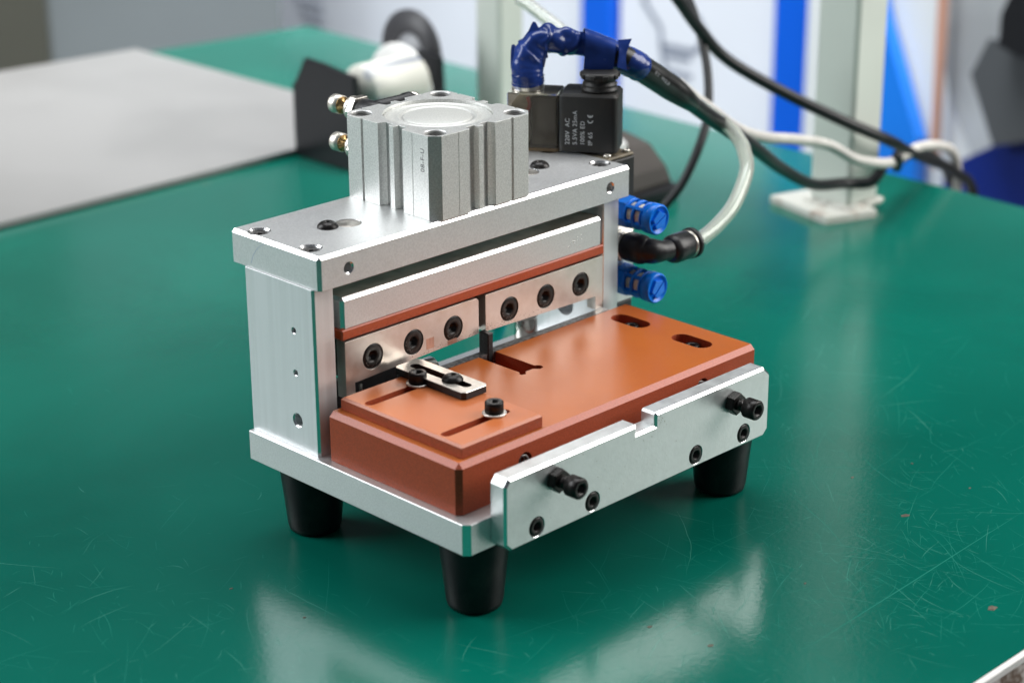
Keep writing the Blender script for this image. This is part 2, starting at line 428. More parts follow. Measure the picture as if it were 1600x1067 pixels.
# crumbs and chips
b = bmesh.new()
for (x, y, r) in [(195, -57.9, 2.2), (151, -127.4, 2.4), (50, -45, 1.2), (55, -70, 1.4), (210, -20, 1.0), (-35, 52, .9), (-40, 90, .8), (118, -65, .8), (240, -30, .8), (30, -92, 1.2), (236, -62, .8)]:
    n = 9; q = [b.verts.new((x+r*random.uniform(.6, 1.3)*math.cos(2*PI*i/n), y+r*random.uniform(.4, .8)*math.sin(2*PI*i/n), T0+.06)) for i in range(n)]
    q2 = [b.verts.new(Vector(v.co)*1+Vector((0, 0, .18))-(Vector(v.co)-Vector((x, y, T0)))*.3) for v in q]
    for i in range(n): b.faces.new((q[i], q[(i+1) % n], q2[(i+1) % n], q2[i]))
    b.faces.new(q2)
obj('mat_chips', b, mat('chip', (.13, .11, .08), .7, 0, .4, 500), bench, kind='stuff')

o = obj('metal_sheet', prism([(-500, 549), (468, 549), (470, 874.5), (-500, 964)], 'z', T0+.4, T0+4.5, .8, 0), SHEET)
tag(o, 'large flat grey metal sheet lying on the far left of the green bench', 'metal sheet')

# machines behind the bench (out of focus)
def flat(name, poly, x, m, parent=None, th=18, kind=None):
    return obj(name, prism(poly, 'x', x, x+th, 0), m, parent, kind=kind)
cab = thing('machine_cabinet', 'white panelled machine cabinet with upright blue frame posts behind the bench', 'machine cabinet', (1310, 1300, -750))
for (y0, y1) in ((870, 1104), (1157, 1771)): obj('panel', box(1302, 1318, y0, y1, -700, 300, 4, 0), WHT, cab)
for (y0, y1) in ((806, 868), (1106, 1155), (1773, 1836)): obj('frame_post', box(1290, 1330, y0, y1, -750, 330, 3, 0), BLU, cab)
def ringplate(y, z, r, wd, m, name):
    bm = lathe([(r, 0), (r, 1.2), (r-wd, 1.2), (r-wd, 0)], 6, '-x', (1302, y, z), caps=False); return obj(name, bm, m, cab)
HEXL = mat('panel_line_print', (.20, .23, .30), .5)
b = bmesh.new()
for (x0, z0, x1, z1) in ((1067, -100, 1038, -130), (1038, -130, 1036, -150), (1036, -150, 985, -150), (985, -150, 970, -128), (970, -128, 985, -108), (1036, -150, 1030, -178), (1030, -178, 990, -180), (1062, -100, 1062, -60), (1030, -160, 992, -160)):
    d = Vector((0, x1-x0, z1-z0)).normalized(); s = Vector((0, -d.z, d.y))*3.2; A = Vector((1301.4, x0, z0)); B = Vector((1301.4, x1, z1))
    b.faces.new([b.verts.new(p) for p in (A-s, B-s, B+s, A+s)])
obj('line_drawing', b, HEXL, cab)
b = bmesh.new()
for k in range(4): box(1300.8, 1301.8, 1640, 1700-8*k, -190-14*k, -184-14*k, bm=b)
obj('printed_lines', b, mat('soft_print', (.40, .43, .50), .5), cab)

mc = thing('covered_machine', 'white and blue sloped machine cover behind the right bench end', 'machine', (1260, 600, -750))
flat('white_cover', [(760, 200), (630, -10), (600, -100), (545, -240), (545, -750), (800, -750), (800, 200)], 1262, WHT2, mc)
flat('blue_cover', [(706, -10), (690, -60), (641, -176), (638, -236), (700, -750), (708, -750)], 1240, BLU2, mc)
flat('grey_cover', [(629, 200), (640, -60), (617, -140), (560, -232), (380, -250), (380, 200)], 1275-14, GCOV, mc, 1)
flat('base_cover', [(589, -188), (517, -144), (430, -100), (430, -750), (600, -750), (600, -283)], 1215, NAVY, mc)
flat('copper_pipe', [(629, 60), (621, 60), (619.5, -70), (619, -110), (617, -200), (624, -200), (626, -106), (627, -70)], 1240, COP, mc, 8)
flat('motor_housing', [(553, -85), (536, -48), (400, -38), (400, -90), (469, -132), (523, -149)], 1190, mat('motor_grey', (.075, .082, .09), .5), mc, 60)
flat('motor_cap', [(513, -48), (513, -18), (500, 12), (400, 12), (400, -50), (490, -55)], 1170, BKT, mc, 19)
cg = thing('grey_cabinet', 'tall dull grey metal cabinet with darker side behind the sheet', 'cabinet', (900, 1520, -750))
obj('door', box(782, 1120, 1500, 1540, -750, 600, 4, 0), GRYP, cg)
obj('side_panel', box(300, 778, 1490, 1560, -750, 600, 4, 0), OLV, cg)

# steel posts standing on the bench
def post(x, y, s, loc, label, plate):
    p = thing('steel_post', label, 'post', loc, 'square steel posts fixed to the bench')
    bm = box(x, x+s, y, y+s, T0+5.1, 420, 2.2, 0); obj('tube', bm, POST, p)
    obj('foot_plate', prism(plate, 'z', T0+5, T0+.2, .8, 0), CONC, p)
    bm = bmesh.new()
    for i in range(26):
        t = i/25
        for q in (Vector((x-1.5+s*0, y+t*s, T0+5)), Vector((x+t*s, y-1.5, T0+5))):
            r = random.uniform(1.5, 3.2); g = bmesh.new(); bmesh.ops.create_icosphere(g, subdivisions=1, radius=r)
            for v in g.verts: v.co += q
            join(bm, g)
    obj('weld_bead', bm, CONC, p, smooth=3)
post(511.5, 203.4, 30, (526, 218, T0), 'pale painted steel post with chipped foot plate near the cables', [(490, 204), (506, 197.5), (524, 191.5), (534, 214), (543, 240), (524, 249), (503, 256), (496, 228)])
post(503, 491.5, 24.5, (515, 503, T0), 'pale painted steel post rising behind the air cylinder', [(492, 482), (548, 482), (548, 530), (492, 530)])

# ---- label reel dispenser behind the press
td = thing('tape_dispenser', 'black tape dispenser with white roll on the bench behind the cylinder', 'tape dispenser', (420, 520, T0))
obj('side_plate', prism([(549, T0+.3), (490, T0+.3), (486, 40), (487, 66), (520, 70), (536, 71), (545, 56), (549, 52)], 'x', 368, 372, .6, 0), BKT, td)
obj('bracket_foot', box(372.1, 470, 478, 549, T0+.3, T0+4, 1, 0), BKT, td)
obj('white_edge_plate', box(378, 382, 505, 517, 8, 64, .6, 0), WPL, td)
obj('tape_roll', lathe([(0, 0), (16, 0), (17, 1), (17, 46), (0, 46)], 40, 'x', (383, 498, 53)), mat('cream_tape', (.70, .69, .62), .4, 0, 0, 60, col2=(.25, .28, .35), ramp=(.36, .44), stretch=(.1, 1, 1)), td, smooth=.6)
obj('white_flange', lathe([(0, 0), (30, 0), (31, 1), (31, 2.5), (30, 3.5), (0, 3.5)], 48, 'x', (430, 514, 43)), WPL, td, smooth=.6)
obj('black_flange', lathe([(13, 0), (29, 0), (29, 3), (13, 3), (13, 0)], 48, 'x', (470, 546, 57), caps=False), mat('reel_grey', (.05, .05, .055), .4), td, smooth=.6)
obj('hub_disc', lathe([(0, 0), (14, 0), (14, 2), (0, 2)], 32, 'x', (470.5, 546, 57)), mat('hub_grey', (.35, .36, .38), .4), td, smooth=.6)
obj('rear_arm', prism([(537, T0+.3), (505, T0+.3), (508, 60), (530, 62)], 'x', 462, 466, .5, 0), BKT, td)

# ---- small black device on the bench behind the valve
dv = thing('switch_box', 'small dark brown foot switch box with white button behind the valve', 'switch box', (450, 320, T0))
obj('housing', prism([(308, T0+.3), (372, T0+.3), (372, 36), (346, 38), (326, 34), (312, 22), (308, 14)], 'x', 398, 470, 5, 0), BRWN, dv)
obj('base', box(394, 474, 303, 380, T0+.2, T0+9, 2, 0), BKT, dv)
obj('button', lathe([(9, 0), (9, 6), (6, 9), (0, 10)], 24, 'z', (440, 330, 33)), WPL, dv, smooth=.6)

# ================================================================== the press
press = thing('shear_press', 'small pneumatic shear press of silver aluminium with orange work rest on rubber feet', 'press', (88, 63, T0))
base = obj('base_plate', box(0, 174.5, 0, 126.5, 33.6, 46.1, .25, 0), [ALU, CHAM], press)
cut(base, [onlymi(prism([(-2, -2), (4.4, -2), (-2, 4.4)], 'z', 30, 50), 1)]) 
for i, (fx, fy) in enumerate(((17.5, 14.5), (17.5, 108.5), (162.5, 14.5), (162.5, 108.5))):
    piece('foot', 'rubber_foot', lambda: lathe([(9, 0), (10.4, .8), (11, 3), (13.6, 29.2), (13.9, 30.3), (0, 30.3)], 40), RUB, (fx, fy, T0+.1), 'z', press)

# side columns
def colbox(x0, x1, y0, y1, z0, z1, c):
    b = prism([(x0+c, y0), (x1-c*.4, y0), (x1, y0+c*.4), (x1, y1-c), (x1-c, y1), (x0+c, y1), (x0, y1-c), (x0, y0+c)], 'z', z0, z1, 0)
    b.normal_update()
    for fc in b.faces:
        if max(abs(q) for q in fc.normal) < .98: fc.material_index = 1
    return b
cA = obj('side_column', colbox(2.4, 12.6, 85.2, 127.1, 46.15, 114.85, .9), [ALU_B, CHAM], press, label='left side column with three drilled holes')
cut(cA, [hole('-x', (2.4, 97.6, 95.7), 1.15, 5, .25), hole('-x', (2.4, 97.6, 78.2), 1.15, 5, .25), hole('-x', (2.4, 97.7, 58.2), 2.5, 8, .5)])
cB = obj('side_column', colbox(164.6, 174.5, 85.2, 127.1, 46.15, 114.85, .5), [ALU_B, CHAM], press)
cut(cB, [hole('-x', (164.6, 108, 62), 5.2, 6, 0)])

# top plate
tp = obj('top_plate', box(3.1, 178.3, 81.8, 135.6, 115, 128.5, 1.3, top=True), [ALU, CHAM], press)
pm = smooth_path([(3.02, 113.5, 127), (3.02, 118, 124.5), (3.02, 121.5, 120.5), (3.02, 123, 117)], 6)
b = bmesh.new(); prev = None
for q in pm:
    cur = (b.verts.new((3.06, q.y-.14, q.z)), b.verts.new((3.06, q.y+.14, q.z)))
    if prev: b.faces.new((prev[0], prev[1], cur[1], cur[0]))
    prev = cur
obj('pen_mark', b, mat('faded_pen', (.42, .50, .66), .5), tp)
ph = [(8.9, 93.4), (8.4, 124), (170.9, 93.4), (171, 124)]
cut(tp, [hole('z', (x, y, 128.5), 4.0, 6, .7) for x, y in ph]+[hole('-y', (17.8, 81.8, 121.2), 1.9, 6, .6), hole('-y', (165.2, 81.8, 121.2), 1.9, 6, .6)]
    + [hole('z', (39.6, 107.2, 128.5), 5.3, 1.2, .1), hole('z', (140, 107.2, 128.5), 5.3, 1.2, .1)])
sock = lambda r, h, hr, hd, e=.35, **k: (lambda: socket_head(r, h, hr, hd, e, **k))
for x, y in ph: piece('plate_screw', 'socket_screw', sock(3.95, 4, 1.9, 2.4), BLACK, (x, y, 123.4), 'z', tp)
DISC = mat('pin_end', (.36, .34, .31), .4, .8, .3, 500)
for x in (39.6, 140): piece('pin', 'guide_pin_end', lambda: lathe([(5.1, -.7), (5.2, .6), (5.0, .85), (0, .85)], 32), DISC, (x, 107.2, 127.4), 'z', tp)
for x in (30.6, 149.6): piece('button', 'button_screw', sock(4.3, 2.4, 1.3, 1.2, dome=True), BLACK, (x, 108.9, 128.45), 'z', tp)

# ram: block, orange spacer, backing bar, knives
obj('ram_block', prism([(84.2, 95.9), (84.2, 107.2), (85.4, 108.4), (104, 108.4), (104, 95.9)], 'x', 15.6, 163, 0), ALU, press)
obj('ram_top_bar', box(15.2, 163.4, 84.05, 85.4, 107.25, 108.5), CHAM, press)
bpy.data.objects.remove(bpy.data.objects['ram_top_bar'])
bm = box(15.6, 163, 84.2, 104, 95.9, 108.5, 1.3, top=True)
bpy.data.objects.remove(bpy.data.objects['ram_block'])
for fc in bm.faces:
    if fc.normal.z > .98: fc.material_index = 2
ram = obj('ram_block', bm, [ALU, CHAM, mat('shaded_ram_top', (.34, .31, .26), .5, .6, .3, 90)], press)  # shade of the gap under the top plate put into the top face colour
b = bmesh.new()
for i in range(14):
    x = 146+random.uniform(-5, 5); z = 101+random.uniform(-3.5, 2.5); g = bmesh.new(); bmesh.ops.create_icosphere(g, subdivisions=1, radius=random.uniform(.15, .3))
    for v in g.verts: v.co = v.co*Vector((1, .3, 1)) + Vector((x, 84.2, z)) if False else Vector((v.co.x+x, v.co.y*.3+84.2, v.co.z+z))
    join(b, g)
obj('dent_marks', b, CHAM, ram)
obj('spacer_strip', box(14.6, 163.4, 83.4, 104, 91.6, 95.8, .45, 1), [STR, BRC], press, label='orange phenolic spacer strip')
obj('backing_bar', box(17, 162.6, 89.1, 101, 75, 91.5), BLACK, press)
MARKS = mat('stamp_marks', (.30, .29, .27), .4, .6)
def marked_head():
    b = socket_head(5.28, 2.3, 2.25, 2.0, .2)
    for k in range(11):
        a = 3.7+k*.17+random.uniform(-.05, .05); r = random.uniform(3.4, 4.2)
        if k in (4, 5): continue
        q = box(-.18, .18, -.07, .07, 2.3, 2.36); rm = Matrix.Rotation(a+random.uniform(-.8, .8), 3, 'Z')
        for v in q.verts: v.co = rm @ v.co+Vector((r*math.cos(a), r*math.sin(a), 0))
        for fc in q.faces: fc.material_index = 1
        join(b, q)
    return b
def knife(name, poly, xs, label):
    k = obj(name, prism(poly, 'y', 84, 89, 0), [STEEL, CHAM], press, label=label)
    cut(k, [hole('-y', (x, 84, 81), 5.35, 3, 0) for x in xs])
    for x in xs:
        s = piece('knife_screw', 'countersunk_screw', marked_head, [BLACK, MARKS], (x, 86.5, 81), '-y', k, spin=0)
        s.rotation_euler = (PI/2, random.uniform(-.6, 1.2), 0)
    return k
kA = knife('knife', [(16.3, 90.6), (86.9, 90.6), (88.2, 89.4), (88.2, 74.9), (20.8, 72.6), (20.8, 66.9), (16.3, 66.9)], (30.4, 52, 73.8), 'left shear knife')
kB = knife('knife', [(92.2, 90.6), (163.4, 90.6), (163.4, 66.9), (158.9, 66.9), (158.9, 73), (92.2, 74.7)], (106, 127.7, 149.3), 'right shear knife')
STMP = mat('bare_steel_patch', (.60, .40, .32), .3, .9, .2, 300, stretch=(8, 1, .3))
obj('polished_patch', box(58.8, 63, 83.93, 83.99, 75.8, 80.4), STMP, kA); obj('polished_patch', box(70.5, 75.6, 83.93, 83.99, 74.6, 76.6), STMP, kA)
# wear specks along the lower knife edges
GR = mat('rust_speck', (.13, .08, .06), .7)
for k, x0, x1, n in ((kA, 40, 88, 90), (kB, 92.5, 128, 110)):
    b = bmesh.new()
    for i in range(n):
        x = x0+(x1-x0)*random.random()**(.6 if k is kA else 1.6); zb = 72.6+(x-20.8)*.034 if k is kA else 74.7-(x-92)*.025
        z = zb+.3+abs(random.gauss(0, 1.6 if k is kB else 1.0)); r = random.uniform(.06, .24)
        if min((x-a)**2+(z-81)**2 for a in (30.4, 52, 73.8, 106, 127.7, 149.3)) < 31: continue
        b.faces.new([b.verts.new((x+r*random.uniform(.5, 1.2)*math.cos(t), 83.95, z+r*random.uniform(.5, 1.2)*math.sin(t))) for t in (0, 1.2, 2.5, 3.8, 5.1)])
    obj('rust_specks', b, GR, k, kind='stuff')

# lower blade, stop nub, guide rods
obj('lower_blade', box(16, 163.6, 80.1, 83.9, 50, 66.7), [STEEL_D, CHAM], press)
obj('stop_nub', box(89.2, 92.2, 79.6, 85.2, 60, 75.4, .35, 0), mat('dark_cast', (.03, .03, .032), .5, .3, .3, 700, .8, 900), press)
for x in (39.6, 140):
    g = piece('rod', 'guide_rod', lambda: lathe([(5.1, 0), (5.1, 15), (4.8, 15.6), (4.8, 16.4), (5.3, 17), (5.3, 44), (0, 44)], 32), ROD, (x, 108, 46.2), 'z', press)

obj('chip_guard', box(22, 60, 103, 106, 46.2, 66, .3, 0), PBK, press)
obj('waste_tube', lathe([(5.2, 0), (5.5, .3), (5.5, 26), (5.2, 26.4)], 28, 'x', (61, 112, 52)), ROD, press, smooth=.6)
# orange work rest
orx = box(3.8, 174, 7.7, 79.8, 46.2, 66.6)
orx.edges.ensure_lookup_table()
sel = []
for e in orx.edges:
    a, c = e.verts; mid = (a.co+c.co)/2
    if abs(mid.z-66.6) < .1 and (abs(mid.y-7.7) < .1 or abs(mid.x-3.8) < .1): sel.append(e)
    if abs(mid.x-3.8) < .1 and abs(mid.y-7.7) < .1: sel.append(e)
bmesh.ops.bevel(orx, geom=sel, offset=2.0, segments=1, affect='EDGES'); orx.normal_update()
for fc in orx.faces:
    n = fc.normal
    fc.material_index = 0 if n.z > .98 else (2 if max(abs(c) for c in n) < .98 and n.z > .3 else 1)
rest = obj('work_rest', orx, [ORA, BRK, BRC], press)
notch = [(83.9, 90), (83.9, 56.2), (82.6, 55.2), (82.6, 53.9), (84.3, 53.2), (85.6, 54.3), (86.2, 55.2), (90.6, 55.2), (91.2, 54.2), (92.8, 53.0), (95, 53.6), (95.4, 55.4), (94.4, 56.8), (93.5, 57.2), (93.5, 90)]
DR = [onlymi(prism(notch, 'z', 56, 80), 1)]
for cy in (64.0, 29.6):
    DR.append(onlymi(prism(slotpoly((159.4, cy), (0, 1), 5.3, 4.5), 'z', 57.5, 80), 1))
for x in (38, 140.8): DR.append(onlymi(lathe([(3.6, -1), (3.6, 12)], 28, 'y', (x, 7.7, 57.6)), 1))
cut(rest, DR)
for cy in (64.3, 30.2): piece('m4', 'cap_screw', sock(3.4, 4, 1.7, 2.0, knurl=True), BLACK, (160.3, cy, 60.6), 'z', rest)
# two small washers under those screws, spring in each front hole
for x in (38, 140.8):
    pts = [Vector((x+2.3*math.cos(t), 8.4+t*.32, 57.3+2.3*math.sin(t))) for t in [i*.35 for i in range(90)]]
    obj('spring', tube(pts, .42, 6), STEEL_D, rest, smooth=3)

# hair-fine rub marks on the work rest
b = bmesh.new()
for i in range(150):
    x = random.uniform(54, 170); y = random.uniform(11, 78); L_ = random.uniform(1, 8); a = random.gauss(1.2, .8); wd = random.uniform(.03, .08)
    ex, ey = x+L_*math.cos(a), y+L_*math.sin(a)
    if not (12 < ey < 79 and 52 < ex < 172) or (80 < x < 98 and y > 48) or (80 < ex < 98 and ey > 48) or x > 150 or ex > 150: continue
    s_ = Vector((-math.sin(a), math.cos(a), 0))*wd; A = Vector((x, y, 66.63)); B = Vector((ex, ey, 66.63)); m_ = (A+B)/2+s_*random.uniform(-6, 6)
    v = [b.verts.new(q) for q in (A, m_-s_, B, m_+s_)]; b.faces.new(v)
obj('rub_marks', b, mat('rub_mark', (.56, .24, .10), .5), rest, kind='stuff')
# sliding stop plate with two slots
spx = prism([(8.6, 11), (50.6, 11), (50.6, 78.3), (8.6, 78.3)], 'z', 71.8, 66.7, .9, 2)
for fc in spx.faces: pass
spx.normal_update()
for fc in spx.faces: fc.material_index = 0 if fc.normal.z > .98 else (2 if fc.normal.z > .3 else 1)
sp = obj('stop_plate', spx, [ORB, BRK, mat('phenolic_edge', (.56, .16, .07), .35, 0, .1, 900)], press, label='small orange stop plate with two slots')
cut(sp, [onlymi(prism(slotpoly((27.5, y), (1, 0), 15, 2.1), 'z', 66, 80), 1) for y in (65.6, 23.2)])
for y in (65.6, 23.0):
    piece('washer', 'washer', lambda: lathe([(2.2, 0), (4.6, 0), (4.7, .15), (4.7, .65), (4.55, .8), (2.2, .8)], 32, caps=False), STEEL, (38.2, y+1.2, 71.85), 'z', sp)
    piece('m4b', 'cap_screw', sock(3.6, 4.4, 1.75, 2.2, knurl=True), BLACK, (38.2, y+1.2, 72.65), 'z', sp)
# slotted finger
BLUED = mat('finger_side', (.025, .024, .026), .45, .3)
fg = prism([(40.2, 41.4), (50.8, 41.4), (52.2, 42.8), (52.2, 80.2), (50.8, 81.6), (40.2, 81.6), (38.8, 80.2), (38.8, 42.8)], 'z', 74.9, 72.0, .2)
fg.normal_update()
for fc in fg.faces: fc.material_index = 0 if fc.normal.z > .3 else 1
FTOP = mat('finger_top', (.72, .68, .62), .32, .75, .15, 300, .15, 800)
fi = obj('slotted_finger', fg, [FTOP, BLUED], press)
cut(fi, [onlymi(prism(slotpoly((45.5, 61.5), (0, 1), 14.5, 2.1), 'z', 70, 80), 1)])
piece('button', 'button_screw', sock(4.3, 2.4, 1.3, 1.2, dome=True), BLACK, (45.4, 54.6, 74.95), 'z', fi)
piece('m4s', 'spacer', lambda: lathe([(2, 0), (2, 5.0)], 16), BLACK, (45.4, 54.6, 69.9), 'z', fi)

# front bar
barp = [(15.4, 33.4), (162.4, 33.4), (165.5, 36.2), (165.5, 60.6), (161.5, 64.3), (95.2, 64.3), (94.4, 63.4), (94.4, 59.0), (83.6, 59.0), (83.6, 62.7), (14.6, 62.7), (12.2, 59.8), (12.2, 36.4)]
bar = obj('front_bar', prism(barp, 'y', -7.6, -.1, .95), [MILL, CHAM], press)
bs = [(28.6, 38.9), (58.8, 39), (119.2, 39), (149.3, 39)]
cut(bar, [hole('-y', (x, -7.6, z), 4.0, 5, .15) for x, z in bs])
for x, z in bs:
    s = piece('bar_screw', 'socket_screw', sock(3.75, 4.2, 1.9, 2.4, .4), BLACK, (x, -3.6, z), '-y', bar); s.rotation_euler = (PI/2, random.uniform(0, 1), 0)
b = bmesh.new()
for i in range(60):
    x = random.choice((random.gauss(97, 2.2), random.uniform(60, 100), random.uniform(20, 160))); z = random.uniform(40, 61) if x < 92 or x > 101 else random.gauss(59.5, 1.6); r = random.uniform(.12, .38)
    if z > 62.5: continue
    b.faces.new([b.verts.new((x+r*random.uniform(.5, 1.2)*math.cos(t), -7.64, z+r*random.uniform(.3, 1)*math.sin(t))) for t in (0, 1.2, 2.5, 3.8, 5.1)])
obj('stain_marks', b, mat('stain', (.30, .30, .26), .6), bar, kind='stuff')
for x in (38, 140.8):
    ax = obj('adjusting_screw', lathe([(2.35, -10), (2.35, 0)]+[(2.35+(.18 if i % 2 else -.1), i*.4) for i in range(24)], 20, '-y', (x, -4, 55.4)), BLACK, bar, smooth=.6)
    s = piece('hexnut', 'hex_nut', lambda: hexnut(4.75, 3.9), BLACK, (x, -7.7, 55.4), '-y', ax) if False else None
    hn = bmesh.new(); n = 6; lo = []
    R = [[hn.verts.new(orient((r*math.cos(PI*i/3+.3), r*math.sin(PI*i/3+.3), h), '-y', (x, -7.65, 55.4))) for i in range(6)] for r, h in ((4.2, 0), (4.75, .4), (4.75, 3.5), (4.25, 3.9))]
    for A, B in zip(R, R[1:]):
        for i in range(6): hn.faces.new((A[i], A[(i+1) % 6], B[(i+1) % 6], B[i]))
    hn.faces.new(R[0]); hn.faces.new(R[-1]); bmesh.ops.recalc_face_normals(hn, faces=hn.faces[:])
    obj('hex_nut', hn, BLACK, ax)
    s = piece('m5', 'screw_head', sock(4.15, 5.6, 2.15, 2.8, .45, knurl=True), BLACK, (x, -15.6, 55.4), '-y', ax)

# air cylinder
H_ = 27.9
def side_profile(near):
    sh = -1.9 if near else 0
    p = [(-13.2, 0), (-13.15, .12), (-13.0, .12), (-12.95, 0)] if near else [(-17.6, 0), (-17.6, .8), (-16.3, .8), (-16.3, 0)]
    p += [(-7.2, 0), (-7.2, .5), (-6.4, .9), (-6.4, 3.4), (-1.6, 3.4), (-1.3, .7), (1.3, .7), (1.6, 3.4), (6.0, 3.4), (7.2, .3), (7.2, 0)]
    p += [(16.3, 0), (16.3, .8), (17.6, .8), (17.6, 0)]
    return [(3.8-H_, 0)]+[(t+sh, d) for t, d in p]+[(H_-3.8, 0)]
cx, cy = 91.6, 110.1; pts = []
for k in range(4):                      # -y, +x, +y, -x sides in turn
    a = k*PI/2
    prof = side_profile(k == 0)
    if k == 3: prof = [(-t, d) for t, d in reversed(side_profile(True))]
    for t, d in prof:
        x, y = t, -H_+d; pts.append((cx+x*math.cos(a)-y*math.sin(a), cy+x*math.sin(a)+y*math.cos(a)))
cb = prism(pts, 'z', 162.9, 128.55, 0)
cyl = obj('air_cylinder', cb, [ALU_D, ALU], press)
cc = [lathe([(22.5, 1.5), (22.5, -2.0), (0, -2.0)], 72, 'z', (cx, cy, 162.9))]
scs = [(69.6, 88.1), (69.6, 132.1), (113.6, 88.1), (113.6, 132.1)]
cc += [hole('z', (x, y, 162.9), 4.4, 7, .4) for x, y in scs]
# lathe runs from above to below: add a lid so the cutter is closed
cut(cyl, cc)
CAPM = mat('turned_cap', (.70, .71, .68), .5, .6, .12, 1500, .3, 3000)
obj('head_cap', lathe([(22.3, -.4), (22.3, .35), (21.9, .7), (21.3, .7), (20.9, .3), (17.0, .3), (16.6, .75), (15.6, .75), (15.2, -.1), (14.2, -.1), (13.8, .55), (13.3, .75), (0, .75)], 80, 'z', (cx, cy, 160.95)), CAPM, cyl, smooth=.35)
for x, y in scs: piece('cyl_screw', 'socket_screw', sock(4.3, 4.5, 2.0, 2.6), BLACK, (x, y, 157.2), 'z', cyl)
text('printed_text', '08-F-U', 3.1, (63.66, 88.3, 147.8), (0, 0, 1), (0, 1, 0), GREY_INK, cyl, .02, 1.12).name
# speed controllers on the rear face
def ctrl(z, lbl):
    c = obj('speed_controller', lathe([(4.4, -1), (4.4, 6), (5.2, 6.6), (5.2, 19.5), (4.8, 20)], 28, 'y', (cx, 137.2, z)), PBK, press, smooth=.6)
    j = bmesh.new()
    R = [[j.verts.new(orient((r*math.cos(PI*i/3), r*math.sin(PI*i/3), h), 'y', (cx, 157.2, z))) for i in range(6)] for r, h in ((6.2, 0), (6.4, .4), (6.4, 3.4), (6.0, 3.9))]
    for A, B in zip(R, R[1:]):
        for i in range(6): j.faces.new((A[i], A[(i+1) % 6], B[(i+1) % 6], B[i]))
    j.faces.new(R[0]); j.faces.new(R[-1]); bmesh.ops.recalc_face_normals(j, faces=j.faces[:])
    obj('hex_collar', j, NICK, c)
    def kn(r, L_): return socket_head(r, L_, .5, .1, .4, knurl=True)
    piece('locknut', 'lock_nut', lambda: kn(5.2, 2.6), KNUR, (cx, 161.2, z), 'y', c, smooth=.1)
    obj('needle', lathe([(1.9, 0), (1.9, 5.6), (3.7, 5.6), (3.7, 6.3)], 18, 'y', (cx, 163.8, z)), BRASS, c, smooth=.6)
    piece('knob', 'knurled_knob', lambda: kn(4.1, 5.4), KNUR, (cx, 170.0, z), 'y', c, smooth=.1)
    ob = lathe([(4.6, 0), (5.2, .6), (5.2, 17), (5.6, 17.3), (5.6, 19.8), (5.0, 20.4)], 28, 'x', (cx+1, 149.5, z)); obj('outlet', ob, PBK, c, smooth=.6)
    obj('collar', lathe([(5.05, 0), (5.3, .3), (5.3, 1.2), (5.0, 1.5)], 28, 'x', (cx+22, 149.5, z)), NICK, c, smooth=.6)
    return c
c1 = ctrl(155.5, 'upper'); c2 = ctrl(138.8, 'lower')

